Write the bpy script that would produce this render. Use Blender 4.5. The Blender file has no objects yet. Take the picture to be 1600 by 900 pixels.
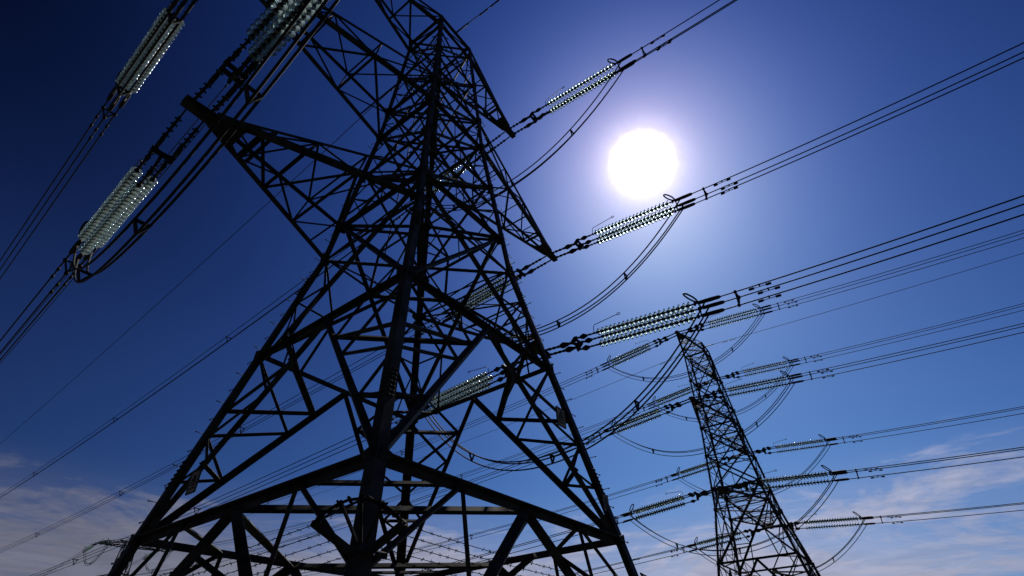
import bpy, bmesh, math, random
import numpy as np
from mathutils import Vector, Matrix

random.seed(7)
scene = bpy.context.scene
COL = scene.collection
R = math.radians

# ------------------------------------------------------------------ camera
EYE = 2.2                       # metres above the grass
PITCH, ROLL = 0.6414, -0.0378
fw = Vector((0, math.cos(PITCH), math.sin(PITCH)))
up0 = Vector((0, -math.sin(PITCH), math.cos(PITCH)))
ri0 = Vector((1, 0, 0))
ri = ri0 * math.cos(ROLL) + up0 * math.sin(ROLL)
up = -ri0 * math.sin(ROLL) + up0 * math.cos(ROLL)
cd = bpy.data.cameras.new('camera')
cam = bpy.data.objects.new('camera', cd)
COL.objects.link(cam)
cam.matrix_world = Matrix(((ri.x, up.x, -fw.x, 0), (ri.y, up.y, -fw.y, 0), (ri.z, up.z, -fw.z, EYE), (0, 0, 0, 1)))
cd.sensor_width = 36
cd.lens = 820.88 / 1600 * 36
cd.shift_y = 17.87 / 1600
cd.clip_start = 0.1
cd.clip_end = 8000
scene.camera = cam

# ------------------------------------------------------------------ view, sky, sun
scene.render.engine = 'CYCLES'
scene.view_settings.view_transform = 'Standard'
scene.view_settings.look = 'None'
scene.view_settings.exposure = 0.0
scene.view_settings.gamma = 1
scene.view_settings.use_curve_mapping = False
scene.cycles.max_bounces = 8
scene.cycles.transparent_max_bounces = 16

SUN_EL, SUN_AZ = R(48.73), R(21.51)       # azimuth from +Y towards +X
S = Vector((math.sin(SUN_AZ) * math.cos(SUN_EL), math.cos(SUN_AZ) * math.cos(SUN_EL), math.sin(SUN_EL)))
sl = bpy.data.lights.new('sun', 'SUN')
sl.energy = 5.0
sl.angle = R(0.53)
sl.color = (1, 0.95, 0.87)
so = bpy.data.objects.new('sun', sl)
COL.objects.link(so)
so.rotation_euler = S.to_track_quat('Z', 'Y').to_euler()

world = bpy.data.worlds.new('World')
scene.world = world
world.use_nodes = True
wt = world.node_tree
wt.nodes.clear()


class NG:
    """tiny node helper"""
    def __init__(s, tree): s.t = tree
    def n(s, kind, **kw):
        nd = s.t.nodes.new(kind)
        for k, v in kw.items(): setattr(nd, k, v)
        return nd
    def put(s, sock, v):
        if hasattr(v, 'is_linked') or hasattr(v, 'links'): s.t.links.new(v, sock)
        else: sock.default_value = v
    def math(s, op, a, b=0.0, clamp=False):
        nd = s.n('ShaderNodeMath', operation=op, use_clamp=clamp)
        s.put(nd.inputs[0], a); s.put(nd.inputs[1], b)
        return nd.outputs[0]
    def vec(s, op, a, b):
        nd = s.n('ShaderNodeVectorMath', operation=op)
        s.put(nd.inputs[0], a); s.put(nd.inputs[1], b)
        return nd.outputs['Value'] if op == 'DOT_PRODUCT' else nd.outputs['Vector']
    def mixc(s, mode, f, a, b):
        nd = s.n('ShaderNodeMix', data_type='RGBA', blend_type=mode)
        nd.clamp_result = False
        s.put(nd.inputs[0], f); s.put(nd.inputs[6], a); s.put(nd.inputs[7], b)
        return nd.outputs[2]
    def scale(s, col, f):
        nd = s.n('ShaderNodeVectorMath', operation='SCALE')
        s.put(nd.inputs[0], col); s.put(nd.inputs['Scale'], f)
        return nd.outputs['Vector']
    def rng(s, v, a, b, c=0.0, d=1.0, kind='SMOOTHSTEP'):
        nd = s.n('ShaderNodeMapRange', interpolation_type=kind)
        s.put(nd.inputs['Value'], v)
        for k, x in (('From Min', a), ('From Max', b), ('To Min', c), ('To Max', d)): nd.inputs[k].default_value = x
        return nd.outputs['Result']
    def noise(s, vec, scale, detail=6, rough=0.55, dist=0.0):
        nd = s.n('ShaderNodeTexNoise')
        s.put(nd.inputs['Vector'], vec)
        nd.inputs['Scale'].default_value = scale
        nd.inputs['Detail'].default_value = detail
        nd.inputs['Roughness'].default_value = rough
        nd.inputs['Distortion'].default_value = dist
        return nd.outputs['Fac']


g = NG(wt)
tc = g.n('ShaderNodeTexCoord')
D = tc.outputs['Generated']                       # the view direction in the world
sky = g.n('ShaderNodeTexSky', sky_type='NISHITA')
sky.sun_disc = False
sky.sun_elevation = SUN_EL
sky.sun_rotation = SUN_AZ
sky.altitude = 60
sky.air_density = 1.0
sky.dust_density = 0.35
sky.ozone_density = 3.0
SKY_STRENGTH = 0.1
sepd = g.n('ShaderNodeSeparateXYZ'); wt.links.new(D, sepd.inputs[0])
zz_ = g.math('MAXIMUM', sepd.outputs['Z'], 0.0)
lift = g.math('ADD', zz_, g.math('MULTIPLY', g.math('POWER', g.math('SUBTRACT', 1.0, zz_), 2.0), 0.25))
cmb = g.n('ShaderNodeCombineXYZ')
wt.links.new(sepd.outputs['X'], cmb.inputs[0]); wt.links.new(sepd.outputs['Y'], cmb.inputs[1]); wt.links.new(lift, cmb.inputs[2])
nv = g.n('ShaderNodeVectorMath', operation='NORMALIZE'); wt.links.new(cmb.outputs[0], nv.inputs[0])
wt.links.new(nv.outputs['Vector'], sky.inputs['Vector'])
cosang = g.vec('DOT_PRODUCT', D, tuple(S))
ang = g.math('MULTIPLY', g.math('ARCCOSINE', g.math('MINIMUM', cosang, 0.999999)), 180 / math.pi)   # degrees from the sun
# the picture's deep, contrasty blue: a tone curve per channel on the Nishita sky
lin = g.scale(sky.outputs[0], SKY_STRENGTH)
chs = g.n('ShaderNodeSeparateXYZ'); wt.links.new(lin, chs.inputs[0])


def expo(k): return g.math('POWER', 2.718281828, g.math('MULTIPLY', ang, -1.0 / k))


e3, e15 = expo(3.0), expo(15.0)
chan = []
for i, (k0, gam, k1, k2) in enumerate(((2.36, 2.7, 0.62, 0.004), (2.72, 3.1, 0.093, 0.085), (1.25, 2.8, 0.032, 0.494))):
    v = g.math('MULTIPLY', g.math('POWER', chs.outputs[i], gam), k0)
    v = g.math('ADD', v, g.math('ADD', g.math('MULTIPLY', e3, k1), g.math('MULTIPLY', e15, k2)))
    chan.append(v)
bc = g.n('ShaderNodeCombineXYZ')
for i in range(3): wt.links.new(chan[i], bc.inputs[i])
sep = g.n('ShaderNodeSeparateXYZ'); wt.links.new(D, sep.inputs[0])
zen = g.math('SUBTRACT', 1.0, g.math('MULTIPLY', g.math('MULTIPLY', g.rng(ang, 34, 62), g.rng(sep.outputs['Z'], 0.45, 0.8)), 0.75))
base = g.scale(bc.outputs[0], zen)
# thin cloud banks low over the horizon
cv = g.vec('MULTIPLY', D, (1.0, 1.0, 4.6))
n1 = g.noise(cv, 3.4, 9, 0.62, 0.7)
n3 = g.noise(g.vec('MULTIPLY', D, (1.0, 1.0, 7.0)), 9.0, 8, 0.65, 0.9)
n2 = g.noise(g.vec('ADD', cv, (3.1, 1.7, 0.4)), 1.5, 3, 0.5)
cl = g.math('ADD', g.math('MULTIPLY', n1, 0.54), g.math('ADD', g.math('MULTIPLY', n2, 0.38), g.math('MULTIPLY', n3, 0.08)))
low = g.rng(sep.outputs['Z'], 0.17, 0.35, 0.0, 0.2)
cloud = g.rng(g.math('SUBTRACT', cl, low), 0.385, 0.56)
veil = g.math('MULTIPLY', g.rng(sep.outputs['Z'], 0.12, 0.31, 0.75, 0.0), g.rng(n2, 0.35, 0.6, 0.35, 1.0))
cloud = g.math('MAXIMUM', veil, g.math('MULTIPLY', cloud, g.rng(sep.outputs['Z'], 0.25, 0.34, 0.9, 0.0)))
ccol = g.scale((0.385, 0.39, 0.5), g.math('MULTIPLY', g.rng(ang, 34, 62, 1.15, 0.44), g.rng(n3, 0.3, 0.7, 0.88, 1.14)))
base = g.mixc('MIX', cloud, base, ccol)
# the sun itself and the blinding air right round it
# thin uneven haze makes the dazzle ragged
ang = g.math('ADD', ang, g.math('MULTIPLY', g.math('SUBTRACT', g.noise(D, 44, 4, 0.65), 0.5), 0.9))
core = g.math('ADD', g.rng(ang, 1.8, 3.7, 1.4, 0.0), g.math('MULTIPLY', g.math('POWER', 2.718281828, g.math('MULTIPLY', g.math('POWER', g.math('DIVIDE', ang, 3.15), 2.0), -1.0)), 1.1))
glow = g.scale((1, 0.97, 0.98), core)
bg = g.n('ShaderNodeBackground')
bg.inputs['Strength'].default_value = SKY_STRENGTH
wt.links.new(g.scale(g.mixc('ADD', 1.0, base, glow), 1.0 / SKY_STRENGTH), bg.inputs['Color'])
wo = g.n('ShaderNodeOutputWorld')
wt.links.new(bg.outputs[0], wo.inputs[0])


# ------------------------------------------------------------------ materials
def mat(name, col, rough=0.6, metal=0.0, var=0.25, scale=6.0, spec=0.3, rust=0.0):
    m = bpy.data.materials.new(name)
    m.use_nodes = True
    k = NG(m.node_tree)
    b = m.node_tree.nodes['Principled BSDF']
    b.inputs['Roughness'].default_value = rough
    b.inputs['Metallic'].default_value = metal
    b.inputs['Specular IOR Level'].default_value = spec
    t = k.n('ShaderNodeTexCoord')
    f = k.noise(t.outputs['Object'], scale, 5, 0.6)
    lo = tuple(c * (1 - var) for c in col) + (1,)
    hi = tuple(min(1, c * (1 + var)) for c in col) + (1,)
    c = k.mixc('MIX', k.rng(f, 0.35, 0.65), lo, hi)
    if rust:
        f2 = k.noise(t.outputs['Object'], scale * 0.4, 6, 0.7)
        c = k.mixc('MIX', k.math('MULTIPLY', k.rng(f2, 0.55, 0.7), rust), c, (0.04, 0.027, 0.02, 1))
    m.node_tree.links.new(c, b.inputs['Base Color'])
    return m


STEEL = mat('dark_painted_steel', (0.03, 0.029, 0.028), 0.62, 0.0, 0.5, 1.3, 0.08, 0.5)
DARK = mat('fitting_iron', (0.02, 0.019, 0.018), 0.6, 0.0, 0.3, 8.0, 0.1)
WIRE = mat('weathered_aluminium', (0.02, 0.02, 0.021), 0.75, 0.0, 0.2, 1.0, 0.12)
HORN = mat('bright_rod', (0.22, 0.21, 0.2), 0.4, 0.6, 0.2, 4.0)
SIGN = mat('weathered_sign', (0.24, 0.2, 0.15), 0.7, 0.0, 0.3, 5.0)
BARB = mat('rusty_barbed_wire', (0.014, 0.012, 0.01), 0.95, 0.0, 0.3, 4.0, 0.0)
INK = mat('black_sign_ink', (0.02, 0.02, 0.02), 0.6)
GRASS = mat('meadow_grass', (0.022, 0.026, 0.017), 0.9, 0.0, 0.5, 0.2)


def glass_material():
    m = bpy.data.materials.new('toughened_glass')
    m.use_nodes = True
    k = NG(m.node_tree)
    m.node_tree.nodes.clear()
    def mix(f, p, q):
        x = k.n('ShaderNodeMixShader'); k.put(x.inputs[0], f)
        m.node_tree.links.new(p.outputs[0], x.inputs[1]); m.node_tree.links.new(q.outputs[0], x.inputs[2])
        return x
    rf = k.n('ShaderNodeBsdfRefraction'); rf.inputs['Color'].default_value = (0.88, 0.97, 0.96, 1); rf.inputs['Roughness'].default_value = 0.66; rf.inputs['IOR'].default_value = 1.22
    tr = k.n('ShaderNodeBsdfTranslucent'); tr.inputs['Color'].default_value = (0.84, 0.94, 0.92, 1)
    gl = k.n('ShaderNodeBsdfGlossy'); gl.inputs['Color'].default_value = (0.95, 1, 0.98, 1); gl.inputs['Roughness'].default_value = 0.1
    tp = k.n('ShaderNodeBsdfTransparent'); tp.inputs['Color'].default_value = (0.6, 0.74, 0.72, 1)
    fr = k.n('ShaderNodeFresnel'); fr.inputs['IOR'].default_value = 1.5
    m2 = mix(k.math('ADD', fr.outputs[0], 0.05, True), mix(0.46, mix(0.32, rf, tr), tp), gl)
    o = k.n('ShaderNodeOutputMaterial'); m.node_tree.links.new(m2.outputs[0], o.inputs[0])
    return m


GLASS = glass_material()


# ------------------------------------------------------------------ mesh collecting
class MB:
    def __init__(s): s.v, s.f, s.sm = [], [], []
    def add(s, vs, fs, smooth=False):
        o = len(s.v)
        s.v += [tuple(x) for x in vs]
        s.f += [tuple(i + o for i in q) for q in fs]
        s.sm += [smooth] * len(fs)
    def prism(s, ring0, ring1, smooth=False):
        n = len(ring0)
        s.add(list(ring0) + list(ring1), [(i, (i + 1) % n, n + (i + 1) % n, n + i) for i in range(n)] + [tuple(range(n))[::-1], tuple(range(n, 2 * n))], smooth)
    def angle(s, p, q, size, ref, thick=None, flip=1):
        """rolled steel angle from p to q; ref = where its corner points"""
        p, q, ref = Vector(p), Vector(q), Vector(ref)
        a = (q - p)
        if a.length < 1e-4: return
        a.normalize()
        r = ref - a * ref.dot(a)
        if r.length < 1e-3: r = a.orthogonal()
        r.normalize()
        t = a.cross(r) * flip
        x, y = (r + t).normalized(), (r - t).normalized()
        th = thick or size * 0.16
        h = size * 0.36
        prof = [(h, h), (h - size, h), (h - size, h - th), (h - th, h - th), (h - th, h - size), (h, h - size)]
        # x,y flanges meet at the corner (h,h) that faces ref
        s.prism([p + x * i + y * j for i, j in prof], [q + x * i + y * j for i, j in prof])
    def bar(s, p, q, w, h, ref=(0, 0, 1)):
        p, q, ref = Vector(p), Vector(q), Vector(ref)
        a = (q - p)
        if a.length < 1e-5: return
        a.normalize()
        r = ref - a * ref.dot(a)
        if r.length < 1e-3: r = a.orthogonal()
        r.normalize(); t = a.cross(r)
        c = [(1, 1), (-1, 1), (-1, -1), (1, -1)]
        s.prism([p + t * i * w / 2 + r * j * h / 2 for i, j in c], [q + t * i * w / 2 + r * j * h / 2 for i, j in c])
    def tube(s, pts, rad, n=6, closed=False):
        pts = [Vector(p) for p in pts]
        m = len(pts)
        rads = rad if isinstance(rad, (list, tuple)) else [rad] * m
        vs, fs = [], []
        prev = None
        for i, p in enumerate(pts):
            a = pts[(i + 1) % m] - pts[i - 1] if closed else (pts[min(i + 1, m - 1)] - pts[max(i - 1, 0)])
            a.normalize()
            r = (prev - a * prev.dot(a)) if prev else a.orthogonal()
            r.normalize(); prev = r
            t = a.cross(r)
            for k in range(n):
                th = 2 * math.pi * k / n
                vs.append(p + (r * math.cos(th) + t * math.sin(th)) * rads[i])
        for i in range(m if closed else m - 1):
            j = (i + 1) % m
            for k in range(n):
                fs.append((i * n + k, i * n + (k + 1) % n, j * n + (k + 1) % n, j * n + k))
        if not closed:
            fs += [tuple(range(n))[::-1], tuple(range((m - 1) * n, m * n))]
        s.add(vs, fs, True)
    def lathe(s, p, axis, prof, n=12):
        """prof: (along, radius)"""
        p, axis = Vector(p), Vector(axis).normalized()
        r = axis.orthogonal().normalized(); t = axis.cross(r)
        vs, fs = [], []
        for al, ra in prof:
            for k in range(n):
                th = 2 * math.pi * k / n
                vs.append(p + axis * al + (r * math.cos(th) + t * math.sin(th)) * ra)
        for i in range(len(prof) - 1):
            for k in range(n):
                fs.append((i * n + k, i * n + (k + 1) % n, (i + 1) * n + (k + 1) % n, (i + 1) * n + k))
        fs += [tuple(range(n))[::-1], tuple(range((len(prof) - 1) * n, len(prof) * n))]
        s.add(vs, fs, True)
    def plate(s, outline, normal, th):
        nrm = Vector(normal).normalized() * th / 2
        s.prism([Vector(p) - nrm for p in outline], [Vector(p) + nrm for p in outline])
    def build(s, name, material, parent=None):
        me = bpy.data.meshes.new(name)
        me.from_pydata(s.v, [], s.f)
        me.polygons.foreach_set('use_smooth', s.sm)
        bm = bmesh.new(); bm.from_mesh(me)
        bmesh.ops.recalc_face_normals(bm, faces=bm.faces)
        bm.to_mesh(me); bm.free()
        me.materials.append(material)
        o = bpy.data.objects.new(name, me)
        COL.objects.link(o)
        if parent: o.parent = parent
        return o


def thing(name, label, cat, group=None, loc=(0, 0, 0)):
    o = bpy.data.objects.new(name, None)
    o.empty_display_size = 0.5
    COL.objects.link(o)
    o.location = loc
    o['label'] = label; o['category'] = cat
    if group: o['group'] = group
    return o


def copy_tree(o, parent=None):
    c = o.copy(); COL.objects.link(c)
    if parent: c.parent = parent
    for ch in o.children: copy_tree(ch, c)
    return c


# ------------------------------------------------------------------ ground
gm = MB()
N = 48
ring = [(0, 0, 0)]
for rr in (40, 150, 500, 1500, 4000):
    for k in range(N):
        a = 2 * math.pi * k / N
        ring.append((rr * math.cos(a), rr * math.sin(a), 0))
fs = [(0, 1 + k, 1 + (k + 1) % N) for k in range(N)]
for b in range(4):
    fs += [(1 + b * N + k, 1 + (b + 1) * N + k, 1 + (b + 1) * N + (k + 1) % N, 1 + b * N + (k + 1) % N) for k in range(N)]
gm.add(ring, fs)
ground = gm.build('ground', GRASS)
ground['kind'] = 'structure'


# ------------------------------------------------------------------ pylons
ARM_Z = {'A': (16.841, 19.043), 'B': (26.418, 29.001), 'C': (36.612, 37.933)}
Z1, Z2 = 4.346, 11.395


class Pylon:
    def __init__(s, name, label, cx, cy, zoff, yaw, arms, wscale=1.0, detail=2, group=None, thick=1.0, warn=(), lean=(0, 0)):
        s.lean = Vector((lean[0], lean[1], 0))
        s.z0 = EYE + zoff
        s.C = Vector((cx, cy, 0))
        s.u = Vector((math.cos(yaw), math.sin(yaw), 0))
        s.v = Vector((-s.u.y, s.u.x, 0))
        s.ws, s.arms, s.k = wscale, arms, thick
        s.zg = -s.z0                                    # ground in pylon heights
        Zs = [s.zg, 16.841, 19.043, 26.418, 29.001, 36.612, 37.933]
        Ws = [3.149 + 0.2115 * (16.841 - s.zg), 3.149, 2.864, 2.1425, 2.0024, 1.5226, 1.4607]
        s.Zs, s.Ws = Zs, Ws
        s.root = thing(name, label, 'pylon', group, tuple(s.C))
        s.detail = detail
        s.make(warn)

    def w(s, z): return float(np.interp(z, s.Zs, s.Ws)) * s.ws
    def P(s, a, b, z):
        """a along the arms, b along the line, as shares of the half width at z"""
        w = s.w(z)
        return s.u * (a * w) + s.v * (b * w) + Vector((0, 0, z + s.z0)) + s.lean * (z - 20)
    def tip(s, k, sg):
        return s.u * (sg * s.arms[k]) + Vector((0, 0, ARM_Z[k][0] + s.z0)) + s.lean * (ARM_Z[k][0] - 20)
    def tip_world(s, k, sg): return s.tip(k, sg) + s.C

    def make(s, warn):
        k, root = s.k, s.root
        full = s.detail >= 2
        corners = [(1, 1), (1, -1), (-1, 1), (-1, -1)]
        # faces: (fixed axis, sign): point on the face at t in -1..1
        faces = [lambda t, z: s.P(1, t, z), lambda t, z: s.P(t, 1, z), lambda t, z: s.P(t, -1, z), lambda t, z: s.P(-1, t, z)]
        outs = [s.u, s.v, -s.v, -s.u]
        # ---- legs
        for ca, cb in corners:
            m = MB()
            zs = [s.zg - 0.3, 4.35, 11.4, 16.84, 26.42, 37.93]
            sz = [0.34, 0.31, 0.27, 0.25, 0.22]
            for i in range(5):
                m.angle(s.P(ca, cb, zs[i]), s.P(ca, cb, zs[i + 1]), sz[i] * k, s.u * ca + s.v * cb, 0.075 * k)
            if full:
                for zz, L in ((Z1, .32), (Z2, .34), (16.84, 0.45), (19.04, 0.5), (22.9, 0.4), (26.42, 0.5), (29.0, 0.5), (33.0, 0.35)):   # gusset plates on both flanges
                    for ax, other in ((s.u * ca, s.v * -cb), (s.v * cb, s.u * -ca)):
                        c = s.P(ca, cb, zz) + ax * 0.17 * k + other * 0.1
                        m.plate([c + other * -0.15 + Vector((0, 0, -L * .5)), c + other * 0.55 * L * k + Vector((0, 0, -L * .22)), c + other * 0.6 * L * k + Vector((0, 0, L * .2)), c + other * -0.12 + Vector((0, 0, L * .5))], ax, 0.05)
            if full:
                for zc in (6.0, 14.6):
                    for ax, other in ((s.u * ca, s.v * -cb), (s.v * cb, s.u * -ca)):
                        for iz in range(7):
                            for io in (0.02, .13):
                                c = s.P(ca, cb, zc + iz * .15) + ax * .13 * k + other * (io - .06) * k
                                m.lathe(c, ax, [(-.02, .035), (.035, .035), (.05, .02)], 6)
            leg = m.build('leg', STEEL, root)
            if full and (ca, cb) in ((1, -1), (-1, 1)):
                proto = None
                z = 1.2; i = 0
                while z < 30:
                    side = (s.u * ca if i % 2 else s.v * cb)
                    p = s.P(ca, cb, z) + (s.u * ca + s.v * cb) * 0.12
                    if proto is None or True:
                        mm = MB(); mm.tube([p, p + side * 0.27 * k], 0.016 * k, 5); mm.tube([p + side * 0.24 * k, p + side * 0.27 * k], 0.032 * k, 6)
                        proto = mm.build('step_bolt', STEEL, leg)
                    z += 0.62; i += 1
        # ---- face bracing
        def brace(nm, p, q, size, out, flip=1):
            m = MB(); m.angle(p, q, size * k, out, None, flip); return m.build(nm, STEEL, root)
        lace = lambda m, p, q, size, out: m.angle(p, q, size * k * 0.65, out)
        ML = {'At': 19.043}
        rings = [(Z1, 0.25), (Z2, 0.22), (19.043, 0.2), (22.9, 0.13), (26.418, 0.19), (29.0, 0.17), (33.0, 0.1), (36.612, 0.15), (37.9, 0.17)]
        for F, out in zip(faces, outs):
            inn = -out * 0.06
            for z, sz in rings:
                brace('horizontal_beam', F(-1, z) + inn, F(1, z) + inn, sz, -out + Vector((0, 0, 0.9)))
            # foot panel: inverted V from mid Z1 to the feet, with redundants
            zg = s.zg
            for sg in (-1, 1):
                m = MB()
                brace('diagonal_brace', F(0, Z1 - .1) + inn, F(sg * 0.97, zg + 0.1) + inn, 0.28, out, sg)
                Kp = lambda f: F(0, Z1).lerp(F(sg, zg), f) + inn * 2
                Lg = lambda z: F(sg, z) + inn
                lace(m, F(sg * .5, Z1), Kp(.42), 0.17, out); lace(m, F(sg * .5, Z1), Lg(Z1 - 2.6), 0.17, out)
                lace(m, Lg(Z1 - 2.6), Kp(.42), 0.17, out); lace(m, Lg(Z1 - 2.6), Kp(.75), 0.15, out)
                m.build('face_lacing', STEEL, root); m = MB()
                # body K panel between Z1 and Z2
                brace('diagonal_brace', F(0, Z2 - .1) + inn, F(sg * 0.97, Z1 + 0.15) + inn, 0.2, out, sg)
                Kq = lambda f: F(0, Z2).lerp(F(sg, Z1), f) + inn * 2
                lace(m, F(sg * .56, Z2), Kq(.2), 0.15, out)
                lace(m, Lg(8.9), Kq(.2), 0.2, out)
                lace(m, Lg(Z2 - .1), Kq(.36), 0.17, out)
                lace(m, Kq(.36), Lg(7.9), 0.15, out)
                lace(m, Lg(7.9), Kq(.68), 0.15, out)
                lace(m, Kq(.68), Lg(6.2), 0.13, out)
                # redundants of the big X panel
                X = lambda f: F(sg, Z2).lerp(F(-sg, 19.04), f) + inn * 2
                m.build('face_lacing', STEEL, root); m = MB()
                lace(m, F(sg * .56, Z2), X(.36), 0.15, out)
                lace(m, F(sg * .56, Z2), X(.14), 0.1, out)
                lace(m, F(sg * .75, Z2), X(.14), 0.1, out)
                lace(m, Lg(14.2), X(.36), 0.13, out)
                lace(m, Lg(14.2), X(.14), 0.1, out)
                lace(m, Lg(16.84), X(.36), 0.15, out)
                lace(m, Lg(16.84), F(0, 16.7), 0.17, out)
                lace(m, Lg(16.84), X(.78), 0.12, out)
                m.build('face_lacing', STEEL, root)
            # X panels of the upper body
            XP = [(Z2, 19.043, .22), (19.043, 22.9, .155), (22.9, 26.418, .155), (26.418, 29.0, .14), (29.0, 33.0, .135), (33.0, 36.612, .12), (36.612, 37.9, .09)]
            for za, zb, sz in XP:
                for sg in (-1, 1):
                    off = -out * (0.08 + 0.14 * (sg > 0))
                    brace('diagonal_brace', F(-sg * 0.97, za + .05) + off, F(sg * 0.97, zb - .05) + off, sz * (.62 if za == Z2 and sg < 0 else 1), out, sg)
            if full:
                for za, zb, sz in XP[1:6]:
                    wa, wb = s.w(za), s.w(zb)
                    f = wa / (wa + wb)
                    zc = za + (zb - za) * f
                    for sg in (-1, 1):
                        m = MB()
                        c1 = F(sg, za).lerp(F(-sg, zb), f * .5) + inn
                        c2 = F(sg, zb).lerp(F(-sg, za), (1 - f) * .5) + inn
                        lace(m, F(sg, zc), c1, 0.1, out); lace(m, F(sg, zc), c2, 0.1, out)
                        m.build('face_lacing', STEEL, root)
                    m = MB()
                    lace(m, F(0, za), F(0, zc), 0.09, out)
                    m.build('face_lacing', STEEL, root)
        # ---- plan bracing, one part per level
        for z, sz in ((Z1, .34), (Z2, 0.0), (16.841, .16), (19.043, .16), (22.9, .1), (26.418, .13), (29.0, .12), (33.0, .09), (36.612, .1), (37.85, .12)):
            m = MB()
            dn = Vector((0, 0, -0.1))
            up_ = Vector((0, 0, 1))
            if z == Z1:
                M = [s.P(1, 0, z), s.P(0, 1, z), s.P(-1, 0, z), s.P(0, -1, z)]
                for i in range(4): m.angle(M[i] + dn, M[(i + 1) % 4] + dn, .24 * k, up_)
                for a, b in corners:
                    mc = MB(); mc.angle(s.P(a, b * .5, z), s.P(a * .5, b, z), .15 * k, up_); mc.build('plan_bracing', STEEL, root)
            elif z == Z2:
                for a, b in corners:       # short ties between the K arms at each corner
                    p = s.P(a, 0, Z2).lerp(s.P(a, b, Z1), .2); q = s.P(0, b, Z2).lerp(s.P(a, b, Z1), .2)
                    mc = MB(); mc.angle(p, q, .2 * k, up_); mc.build('plan_bracing', STEEL, root)
                    p = s.P(a, 0, Z2).lerp(s.P(a, b, Z1), .68); q = s.P(0, b, Z2).lerp(s.P(a, b, Z1), .68)
                    mc = MB(); mc.angle(p, q, .16 * k, up_); mc.build('plan_bracing', STEEL, root)
                    mc = MB(); mc.angle(s.P(a, b * .56, z) + dn, s.P(a * .56, b, z) + dn, .14 * k, up_); mc.build('plan_bracing', STEEL, root)
            else:
                m.angle(s.P(1, -1, z) + dn, s.P(-1, 1, z) + dn, sz * k, up_)
                m.angle(s.P(1, 1, z) + dn * 2.4, s.P(-1, -1, z) + dn * 2.4, sz * k * .8, up_)
            if m.v: m.build('plan_bracing', STEEL, root)
        # ---- arms
        for key in 'ABC':
            zb, zt = ARM_Z[key]
            for sg in (1, -1): s.arm(key, sg, zb, zt)
        # ---- climbing guards with barbed wire
        if full: s.guards(corners)
        for face, t, z, sz in warn:
            F, out = {'L': (faces[0], outs[0]), 'R': (faces[1], outs[1])}[face]
            s.sign(F(t, z) + out * .12, out, sz)

    def arm(s, key, sg, zb, zt):
        k = s.k
        tip = s.tip(key, sg)
        us = s.u * sg
        roots = {}
        for b in (1, -1):
            roots['b', b] = s.P(sg, b, zb)
            roots['t', b] = s.P(sg, b, zt)
        ends = {('b', b): tip - us * 0.5 + s.v * b * 0.26 for b in (1, -1)}
        ends.update({('t', b): tip - us * 1.0 + s.v * b * 0.3 + Vector((0, 0, 0.26)) for b in (1, -1)})
        m = MB()
        z = Vector((0, 0, 1))
        # tip plates
        for dz in (0.1, -0.1):
            m.plate([tip - us * 1.5 + s.v * .5 + z * dz, tip - us * 1.5 - s.v * .5 + z * dz, tip - us * .7 - s.v * .25 + z * dz, tip + us * .55 - s.v * .19 + z * dz, tip + us * .55 + s.v * .19 + z * dz, tip - us * .7 + s.v * .25 + z * dz], z, 0.05)
        m.bar(tip - us * 1.2, tip + us * .52, .18, .12)
        frac = [0.0, 0.34, 0.6, 0.8, 1.0] if key != 'C' else [0.0, 0.38, 0.7, 1.0]
        pt = lambda w_, b, f: roots[w_, b].lerp(ends[w_, b], f)
        L = lambda p, q, sz: m.angle(p, q, sz * k * .66, z)
        nb = len(frac) - 1
        for i in range(nb):
            f0, f1 = frac[i], frac[i + 1]
            fl = 1 if i % 2 else -1
            if i < nb:
                L(pt('b', fl, f0), pt('b', -fl, f1), .15)
                L(pt('t', -fl, f0), pt('t', fl, f1), .1)
            for b in (1, -1):
                if i % 2: L(pt('b', b, f0), pt('t', b, f1), .12)
                else: L(pt('t', b, f0), pt('b', b, f1), .12)
                if 0 < i: L(pt('b', b, f0), pt('t', b, f0), .12)
            if 0 < i:
                L(pt('b', 1, f0), pt('b', -1, f0), .15)
                L(pt('t', 1, f0), pt('t', -1, f0), .1)
        if key != 'C':   # redundant struts in the first bay of the floor
            mid = pt('b', -1, 0).lerp(pt('b', 1, frac[1]), .5)
            L(mid, pt('b', 1, frac[1] * .5), .1); L(mid, pt('b', -1, frac[1] * .5), .1)
        f = frac[-2]     # heavy frame near the tip
        L(pt('b', 1, f), pt('b', -1, f), .26); L(pt('b', 1, f) - us * .3, pt('b', -1, f) - us * .3, .16)
        a = m.build('cross_arm', STEEL, s.root)
        for (w_, b), r in roots.items():
            c = MB()
            c.angle(r, ends[w_, b], (0.22 if w_ == 'b' else 0.13) * k, s.v * b + z * (-1 if w_ == 'b' else 1))
            c.build('chord', STEEL, a)

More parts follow.
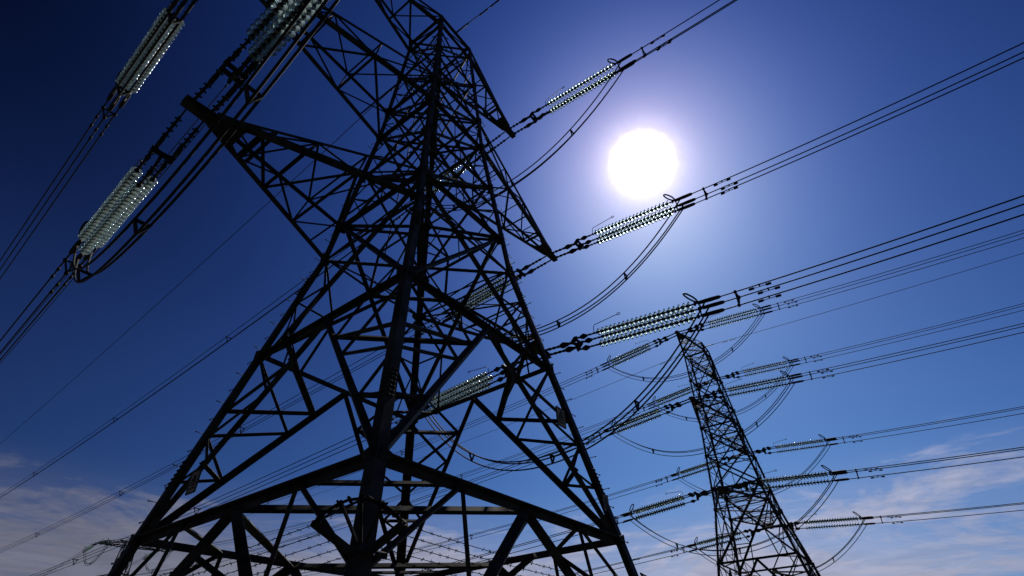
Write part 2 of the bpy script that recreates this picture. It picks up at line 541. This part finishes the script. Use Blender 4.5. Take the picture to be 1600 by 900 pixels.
    def guards(s, corners):
        k = s.k
        zz = 2.35
        tips = {}
        for a, b in corners:
            base = s.P(a, b, zz)
            m = MB()
            for ax in (s.u * a, s.v * b):
                q = base + ax * 1.15 + Vector((0, 0, .2))
                m.bar(base + Vector((0, 0, -.25)), q, .13, .11)
                m.bar(base + Vector((0, 0, .9)), q, .05, .05)
            for th in (0.25, 0.5, 0.75):
                d = (s.u * a * math.cos(th * math.pi / 2) + s.v * b * math.sin(th * math.pi / 2))
                m.bar(base + d * .2, base + d * 1.0 + Vector((0, 0, .55)), .05, .05)
            m.bar(base - s.u * a * .4 + Vector((0, 0, -.1)), base + s.u * a * .2 + s.v * b * .9 + Vector((0, 0, -.35)), .12, .1)
            gd = m.build('climbing_guard', STEEL, s.root)
            arc = [base + (s.u * a * math.cos(t * math.pi / 16) + s.v * b * math.sin(t * math.pi / 16)) * 1.12 + Vector((0, 0, .2 + .34 * math.sin(t * math.pi / 8))) for t in range(9)]
            m = MB(); s.barbs(m, arc, .03, .075, .13); m.build('barbed_wire', BARB, gd)
        # strands between the guards, along each face
        for F, out in ((lambda t: s.P(1, t, zz), s.u), (lambda t: s.P(t, 1, zz), s.v), (lambda t: s.P(t, -1, zz), -s.v), (lambda t: s.P(-1, t, zz), -s.u)):
            for j in range(5):
                off = out * (1.1 - .24 * j) + Vector((0, 0, .18 - .09 * j))
                p, q = F(-1) + off, F(1) + off
                pts = [p.lerp(q, i / 24) + Vector((0, 0, -.16 * (1 - (i / 12 - 1) ** 2))) for i in range(25)]
                m = MB(); s.barbs(m, pts, .008, .045, .24); m.build('barbed_wire', BARB, s.root)
        for F, out in ((lambda t: s.P(1, t, zz), s.u), (lambda t: s.P(t, 1, zz), s.v), (lambda t: s.P(t, -1, zz), -s.v), (lambda t: s.P(-1, t, zz), -s.u)):
            for t in (-.33, .33):
                m = MB(); m.bar(F(t) - out * .1 - Vector((0, 0, .35)), F(t) + out * 1.15 + Vector((0, 0, .22)), .12, .1); m.build('wire_bracket', STEEL, s.root)

    def barbs(s, m, pts, rad, bl, step):
        m.tube(pts, rad, 5)
        rnd = random.Random(len(pts) + int(bl * 100))
        for i in range(len(pts) - 1):
            n = max(1, int((pts[i + 1] - pts[i]).length / step))
            for j in range(n):
                p = pts[i].lerp(pts[i + 1], (j + rnd.random() * .3) / n)
                for _ in range(2):
                    d = Vector((rnd.uniform(-1, 1), rnd.uniform(-1, 1), rnd.uniform(-1, 1))).normalized() * bl
                    m.bar(p - d, p + d, rad * 1.2, rad * 1.2)

    def sign(s, p, nrm, sz):
        nrm = Vector(nrm).normalized()
        side = Vector((0, 0, 1)).cross(nrm).normalized()
        upv = nrm.cross(side)
        m = MB()
        p = Vector(p)
        w_, h_ = sz
        m.plate([p + side * a * w_ / 2 + upv * b * h_ / 2 for a, b in ((1, 1), (-1, 1), (-1, -1), (1, -1))], nrm, .02)
        o = m.build('warning_sign', SIGN, s.root)
        m = MB()
        for a in (1, -1):
            m.bar(p + side * a * w_ / 2 + upv * h_ / 2, p + side * a * w_ / 2 - upv * h_ / 2, .04, .04, nrm)
            m.bar(p - side * w_ / 2 + upv * a * h_ / 2, p + side * w_ / 2 + upv * a * h_ / 2, .04, .04, nrm)
        m.build('sign_border', INK, o)
        m = MB()                                   # warning triangle with a bolt, and a line below
        q = p + nrm * .02
        tri = [q + upv * h_ * .34, q - side * w_ * .3 - upv * h_ * .12, q + side * w_ * .3 - upv * h_ * .12]
        for i in range(3): m.bar(tri[i], tri[(i + 1) % 3], .035, .02, nrm)
        m.bar(q + upv * h_ * .2 + side * .02, q + upv * h_ * .04 - side * .03, .03, .02, nrm); m.bar(q + upv * h_ * .06 + side * .03, q - upv * h_ * .08 - side * .01, .03, .02, nrm)
        m.build('warning_symbol', INK, o)
        m = MB(); m.bar(q - side * w_ * .3 - upv * h_ * .28, q + side * w_ * .3 - upv * h_ * .28, .06, .02, nrm); m.build('sign_text_line', INK, o)


YAW1 = 4.0892
WARN = [('L', -.62, 5.75, (.55, .7)), ('R', -.77, 8.7, (.6, .75)), ('R', -.97, 5.6, (.4, .6))]
near = Pylon('lattice_pylon', 'huge near lattice pylon filling the left half with a broad base and wide crossarms', -4.4726, 19.4935, 0, YAW1, {'A': 10.883, 'B': 13.056, 'C': 8.277}, group='lattice pylons', warn=WARN)
far = Pylon('lattice_pylon', 'slimmer dark lattice pylon at the lower right with insulators on both sides', 25.362, 61.673, -1.381, 4.124, {'A': 10.124, 'B': 10.529, 'C': 7.608}, .9, 2, 'lattice pylons', .86, lean=(-.037, .015))
dist = Pylon('lattice_pylon', 'tiny distant lattice pylon in the lower left corner behind the near leg', -120.4, 172.0, 2.6, 3.98, {'A': 10.1, 'B': 10.5, 'C': 8.4}, 1.0, 1, 'lattice pylons', 1.25)


# ------------------------------------------------------------------ insulator sets
OFFS = [Vector((0, .29, .23)), Vector((0, -.29, .23)), Vector((0, 0, -.40))]      # local: x along the line, y along the arm, z up
N_DISC, PITCH_DISC, S0 = 21, 0.27, 3.95
S_CLAMP = 11.1


def make_insulator(name):
    root = thing(name, '', 'insulator', 'glass insulator sets on the pylons')
    X = Vector((1, 0, 0))
    for y in (.31, -.31):                                      # two tension links to the arm
        m = MB()
        m.bar((-.3, y, 0), (2.3, y, 0), .05, .11)
        for q in (.3, .62, .95, 1.28, 2.12):
            m.bar((q, y - .12, 0), (q, y + .12, 0), .05, .05)
            m.bar((q - .1, y, 0), (q + .1, y, 0), .1, .13)
        m.plate([(1.4, y, -.1), (1.62, y, -.19), (2.0, y, -.07), (2.0, y, .07), (1.62, y, .19), (1.4, y, .1)], (0, 1, 0), .13)
        m.build('tension_link', DARK, root)
    m = MB()                                                   # yoke: from two links to three strings
    m.bar((2.3, -.4, .02), (2.3, .4, .02), .16, .1)
    m.plate([(2.3, 0, .1), (2.55, 0, .1), (2.62, 0, -.4), (2.45, 0, -.5), (2.32, 0, -.2)], (0, 1, 0), .1)
    for y in (.33, -.33): m.plate([(2.2, y, -.08), (2.35, y, -.16), (2.6, y, .14), (2.6, y, .34), (2.4, y, .34), (2.2, y, .1)], (0, 1, 0), .1)
    m.bar((2.45, -.4, .22), (2.45, .4, .22), .14, .1)
    m.build('yoke_plate', DARK, root)
    for o in OFFS:
        m = MB()
        m.tube([X * 2.4 + o, X * S0 + o], .05, 6)
        m.plate([(2.8, o.y, o.z - .07), (3.02, o.y, o.z - .17), (3.28, o.y, o.z - .05), (3.28, o.y, o.z + .05), (3.02, o.y, o.z + .17), (2.8, o.y, o.z + .07)], (0, 1, 0), .12)
        for q in (2.72, 3.02, 3.45, 3.75): m.bar((q, o.y - .1, o.z), (q, o.y + .1, o.z), .05, .05)
        end = S0 + (N_DISC) * PITCH_DISC
        m.build('string_link', DARK, root)
        dm, cm = MB(), MB()
        for i in range(N_DISC):
            p = X * (S0 + i * PITCH_DISC) + o
            jr = random.Random(i * 7 + int(o.y * 10) + int(o.z * 30))
            tilt = Vector((1, jr.uniform(-.05, .05), jr.uniform(-.05, .05)))
            dm.lathe(p, tilt, [(.055, .06), (.05, .12), (.075, .175), (.105, .215), (.135, .225), (.135, .205), (.118, .175), (.13, .155), (.1, .135), (.11, .1), (.1, .06)], 14)
            cm.lathe(p, X, [(-.05, .04), (-.04, .085), (.05, .1), (.1, .08), (.12, .05), (.24, .045)], 8)
        dm.build('glass_discs', GLASS, root)
        cm.build('disc_caps', DARK, root)
        m = MB()
        m.tube([X * (end - .05) + o, X * (end + .35) + o], .045, 6)
        m.bar((end + .15, o.y, o.z - .1), (end + .15, o.y, o.z + .1), .1, .1)
        m.tube([X * (end + .3) + o, X * (end + .36) + o, X * (S_CLAMP - .5) + o, X * (S_CLAMP - .1) + o, X * S_CLAMP + o], [.06, .1, .11, .1, .06], 8)
        m.build('dead_end_clamp', DARK, root)
    m = MB()                                                   # slim live-end yoke ties the three clamps
    e = S0 + N_DISC * PITCH_DISC + .3
    m.bar((e, -.36, .23), (e, .36, .23), .06, .05); m.bar((e, 0, .23), (e, 0, -.4), .05, .06, (1, 0, 0))
    m.build('yoke_plate', DARK, root)
    m = MB()                                                   # arcing horn at the arm end: rod with a small eye
    q = OFFS[0]
    pts = [(3.75, q.y, q.z), (3.74, q.y + .06, q.z + .38), (3.82, q.y + .09, q.z + .5), (5.3, q.y + .12, q.z + .72)]
    m.tube(pts, .022, 5)
    m.tube([(5.42 + .1 * math.cos(t), q.y + .12, q.z + .735 + .075 * math.sin(t)) for t in [i * math.pi / 6 for i in range(12)]], .022, 5, True)
    m.build('arcing_horn', DARK, root)
    m = MB()                                                   # racket-shaped ring at the line end
    c = Vector((e - .32, q.y + .08, q.z + .4))
    ax1 = Vector((-.31, .08, .3)); ax2 = Vector((.07, .13, .02))
    m.tube([c + ax1 * math.cos(t) + ax2 * math.sin(t) for t in [i * math.pi / 10 for i in range(20)]], .05, 6, True)
    m.tube([c - ax1, (e, q.y, q.z + .02)], .035, 6)
    m.build('arcing_ring', DARK, root)
    return root


def frame_matrix(p, dr, ax):
    x = dr.normalized()
    y = (ax - x * ax.dot(x)).normalized()
    z = x.cross(y)
    if z.z < 0: z = -z
    return Matrix(((x.x, y.x, z.x, p.x), (x.y, y.y, z.y, p.y), (x.z, y.z, z.z, p.z), (0, 0, 0, 1)))


proto_ins = None


SHIFT = 0.6                       # the sets on the outgoing side hang on longer plates


def place_insulator(p, dr, ax, label, shift=0.0):
    global proto_ins
    if proto_ins is None:
        proto_ins = make_insulator('insulator_set'); o = proto_ins
    else:
        o = copy_tree(proto_ins)
    o['label'] = label
    o.matrix_world = frame_matrix(p + dr * shift, dr, ax)
    return o


# ------------------------------------------------------------------ wires
RC = 0.036


def bundle_offsets(dr, ax):
    """the clamp offsets in the world for a set that points along dr"""
    M = frame_matrix(Vector((0, 0, 0)), dr, ax).to_3x3()
    return [M @ o for o in OFFS]


def conductor_bundle(curve, offs, label, group, s_end, rad=RC, spacers=(), dampers=True, n=60, start=0.0):
    S_CL = S_CLAMP + start
    """curve(s) -> centre of the three wires; they start at the clamps"""
    root = thing('conductor_bundle', label, 'cable', group, tuple(curve(S_CL)))
    base = curve(S_CL)
    for k, o in enumerate(offs):
        m = MB()
        ss = [S_CL - .1 + (s_end - S_CL + .1) * (i / n) ** 1.3 for i in range(n + 1)]
        m.tube([curve(s_) + o - base for s_ in ss], rad, 6)
        m.build('conductor', WIRE, root)
        if dampers:
            s1 = 12.9 + start + (.25 if k else 0)
            c = curve(s1) + o - base
            t = (curve(s1 + .1) - curve(s1)).normalized()
            m = MB()
            d = c + Vector((0, 0, -.13))
            m.bar(c + Vector((0, 0, .03)), d, .06, .06)
            m.tube([d - t * .42, d + t * .42], .02, 5)
            for sg in (1, -1): m.tube([d + t * sg * .28, d + t * sg * .52], .065, 7)
            m.build('vibration_damper', DARK, root)
    for sp in spacers:
        c = curve(sp) - base
        m = MB()
        for i in range(3): m.bar(c + offs[i], c + offs[(i + 1) % 3], .07, .07)
        for o in offs: m.lathe(c + o - (curve(sp + .1) - curve(sp)) * .6, curve(sp + .1) - curve(sp), [(0, .05), (.0, .09), (.12, .09), (.12, .05)], 7)
        m.build('spacer', DARK, root)
    return root


def para(P, dr, k, c):
    return lambda s_: P + dr * s_ + Vector((0, 0, -k * s_ + c * s_ * s_))


def jumper(Pa, Pb, offa, offb, drop, label, group, tipz, rad=0.042, inward=None, bow=2.2):
    """slack loop between two clamp points"""
    root = thing('jumper_loop', label, 'cable', group, tuple(Pa))
    mid = (Pa + Pb) / 2
    n = 36
    def cen(t):                                    # t -1..1
        p = Pa.lerp(Pb, (t + 1) / 2)
        zend = p.z
        p = p.copy()
        p.z = (tipz - drop) + (zend - (tipz - drop)) * abs(t) ** bow
        if inward: p += inward * (1 - t * t)
        return p
    def sh(t, i):
        f = (t + 1) / 2
        o = offa[i].lerp(offb[i], f)
        g_ = 0.7 + .3 * abs(t) ** 3
        return o * g_
    for i in range(3):
        m = MB()
        m.tube([cen(-1 + 2 * j / n) + sh(-1 + 2 * j / n, i) - Pa for j in range(n + 1)], rad, 6)
        m.build('jumper_wire', WIRE, root)
    for t in (-.55, .02, .54):
        m = MB()
        q = [cen(t) + sh(t, i) - Pa for i in range(3)]
        for i in range(3): m.bar(q[i], q[(i + 1) % 3], .08, .08)
        m.build('spacer', DARK, root)
    return root


def line_dir(py, sgn, dev):
    return (py.v * math.cos(dev) + py.u * math.sin(dev)) * sgn


def chord_dir(curve):
    return (curve(S_CLAMP) - curve(0)).normalized()


# near pylon: slopes and deviations of the two spans
DEVP, KP, CP = R(0.88), 0.1419, 0.00204
DEVM, KM, CM = R(2.35), 0.0286, 0.000246
ARM1 = {('A', 1): 'lowest left arm', ('B', 1): 'middle left arm', ('C', 1): 'top left arm', ('A', -1): 'lowest right arm', ('B', -1): 'middle right arm', ('C', -1): 'top right arm'}
INS1 = {
    ('A', 1, 1): 'big close green glass insulator set cut off by the top edge, on lowest left arm',
    ('A', 1, -1): 'green glass insulator set slanting down to the left below the plated left arm tip',
    ('B', 1, -1): 'slender glass insulator set crossing the top left corner, its arm out of frame',
    ('C', 1, -1): 'distant glass insulator set half hidden behind the big close one at the top edge',
    ('A', -1, 1): 'large pale glass insulator set on the near pylon just above the right-hand pylon top',
    ('A', -1, -1): 'glass insulator set seen between the near pylon legs, lowest in its lattice',
    ('B', -1, 1): 'sparkling glass insulator set directly below the sun, on the middle right arm',
    ('B', -1, -1): 'glass insulator set seen through the lattice below the middle right arm tip',
    ('C', -1, 1): 'glass insulator set left above the sun, on the top right arm',
    ('C', -1, -1): 'small glass insulator set seen through the dense lattice below the top right arm tip',
}
for key in 'ABC':
    for sg in (1, -1):
        P = near.tip_world(key, sg)
        ends = {}
        for side in (1, -1):
            dr = line_dir(near, side, DEVP if side > 0 else DEVM)
            cu = para(P, dr, KP, CP) if side > 0 else para(P, dr, KM, CM)
            offs = bundle_offsets(chord_dir(cu), near.u)
            ends[side] = (cu, offs)
            if (key, sg, side) in INS1:
                place_insulator(P, chord_dir(cu), near.u, INS1[key, sg, side], 0 if side > 0 else SHIFT)
                where = 'rising right towards the viewer' if side > 0 else 'falling away to the left'
                if (key, sg, side) not in (('A', 1, 1), ):
                    conductor_bundle(cu, offs, 'three parallel black conductors %s from the near pylon %s' % (where, ARM1[key, sg]), 'conductor bundles of the near line', 62 if side > 0 else 240, RC, (11.75, 40) if side > 0 else (12.35, 45, 80, 120, 165, 210), start=0 if side > 0 else SHIFT)
        if key == 'C' and sg == 1: continue
        cuA, oa = ends[-1]; cuB, ob = ends[1]
        drop = {('A', 1): 5.6, ('B', 1): 6.2}.get((key, sg), 6.6 if key == 'A' else 6.1)
        jumper(cuA(10.25 + SHIFT), cuB(10.25), oa, ob, drop, 'slack black jumper loop hanging under the near pylon %s' % ARM1[key, sg], 'jumper loops of the near pylon', P.z)

# far pylon: the right-hand span and the span to the distant pylon
DEVP2, KP2, CP2 = R(0.5), 0.10, 0.0009
ARM2 = {('A', 1): 'lowest near-side arm', ('B', 1): 'middle near-side arm', ('C', 1): 'top near-side arm', ('A', -1): 'lowest far-side arm', ('B', -1): 'middle far-side arm', ('C', -1): 'top far-side arm'}
ARM3 = {('A', 1): 'lowest near arm', ('B', 1): 'middle near arm', ('C', 1): 'top near arm', ('A', -1): 'lowest far arm', ('B', -1): 'middle far arm', ('C', -1): 'top far arm'}


def span(P, Q, sag):
    d = Q - P
    L = math.hypot(d.x, d.y)
    dr = Vector((d.x / L, d.y / L, 0))
    return (lambda s_: P + dr * s_ + Vector((0, 0, d.z * s_ / L - 4 * sag * (s_ / L) * (1 - s_ / L)))), L


for key in 'ABC':
    for sg in (1, -1):
        P = far.tip_world(key, sg)
        dr = line_dir(far, 1, DEVP2)
        cu = para(P, dr, KP2, CP2)
        offs = bundle_offsets(chord_dir(cu), far.u)
        place_insulator(P, chord_dir(cu), far.u, 'small glass insulator set on the right of the right-hand pylon, %s' % ARM2[key, sg])
        conductor_bundle(cu, offs, 'three thin conductors leaving the right-hand pylon to the right from its %s' % ARM2[key, sg], 'conductor bundles of the far line', 110, RC, (11.75, 55))
        Q = dist.tip_world(key, sg)
        cv_, L = span(P, Q, 4.5)
        offs2 = bundle_offsets(chord_dir(cv_), far.u)
        place_insulator(P, chord_dir(cv_), far.u, 'small glass insulator set on the left of the right-hand pylon, %s' % ARM2[key, sg])
        conductor_bundle(cv_, offs2, 'three thin conductors leaving the right-hand pylon to the left from its %s' % ARM2[key, sg], 'conductor bundles of the far line', L - S_CLAMP, RC * 1.1, (11.75, 50, 90, 130, 170))
        jumper(cv_(10.25), cu(10.25), offs2, offs, 5.6, 'slack jumper loop hanging under the right-hand pylon %s' % ARM2[key, sg], 'jumper loops of the far line', P.z, .038)
        # distant pylon
        back, _ = span(Q, P, 4.5)
        onw = para(Q, line_dir(dist, -1, R(-2)), 0.05, 0.0003)
        if key == 'C':
            o3 = bundle_offsets(chord_dir(onw), dist.u)
            place_insulator(Q, chord_dir(onw), dist.u, 'speck-sized insulator set on the outward side of the tiny distant pylon, %s' % ARM3[key, sg])
            place_insulator(Q, chord_dir(back), dist.u, 'speck-sized insulator set on the viewer side of the tiny distant pylon, %s' % ARM3[key, sg])
            conductor_bundle(onw, o3, 'faint conductors running on leftwards from the tiny distant pylon %s' % ARM3[key, sg], 'conductor bundles of the far line', 300, RC * 1.2, (11.75, 60), False)
            jumper(onw(10.25), back(10.25), o3, bundle_offsets(chord_dir(back), dist.u), 5.6, 'tiny slack jumper loop hanging under the distant pylon %s' % ARM3[key, sg], 'jumper loops of the far line', Q.z, .06)


# earth wires from the tops
def earth_wire(py, side, curve, s_end, label, rad=.03):
    m = MB()
    base = curve(0)
    m.tube([curve(s_end * (i / 60) ** 1.3) - base for i in range(61)], rad, 6)
    root = thing('earth_wire', label, 'cable', 'earth wires', tuple(base))
    m.build('wire', WIRE, root)
    m = MB()
    t = (curve(.5) - curve(0)).normalized()
    m.tube([Vector((0, 0, 0)), t * 1.2], .06, 6)
    m.build('end_clamp', DARK, root)
    for s1 in (2.6, 3.6):
        m = MB()
        c = curve(s1) - base
        d = c + Vector((0, 0, -.13))
        m.bar(c, d, .05, .05); m.tube([d - t * .3, d + t * .3], .02, 5)
        for q in (1, -1): m.tube([d + t * q * .2, d + t * q * .36], .055, 6)
        m.build('vibration_damper', DARK, root)


def top_point(py, side): return py.P(0, side, 37.93) + py.C
earth_wire(near, 1, para(top_point(near, 1), line_dir(near, 1, DEVP), .13, .002), 70, 'single thin earth wire leaving the near pylon top towards the upper right')
earth_wire(near, -1, para(top_point(near, -1), line_dir(near, -1, DEVM), .03, .00024), 260, 'single thin earth wire falling to the left from the near pylon top')
earth_wire(far, 1, para(top_point(far, 1), line_dir(far, 1, DEVP2), .06, .0005), 120, 'single thin earth wire leaving the right-hand pylon top to the right')
cs, L = span(top_point(far, -1), top_point(dist, 1), 3.5)
earth_wire(far, -1, cs, L, 'single thin earth wire from the right-hand pylon top to the distant pylon')
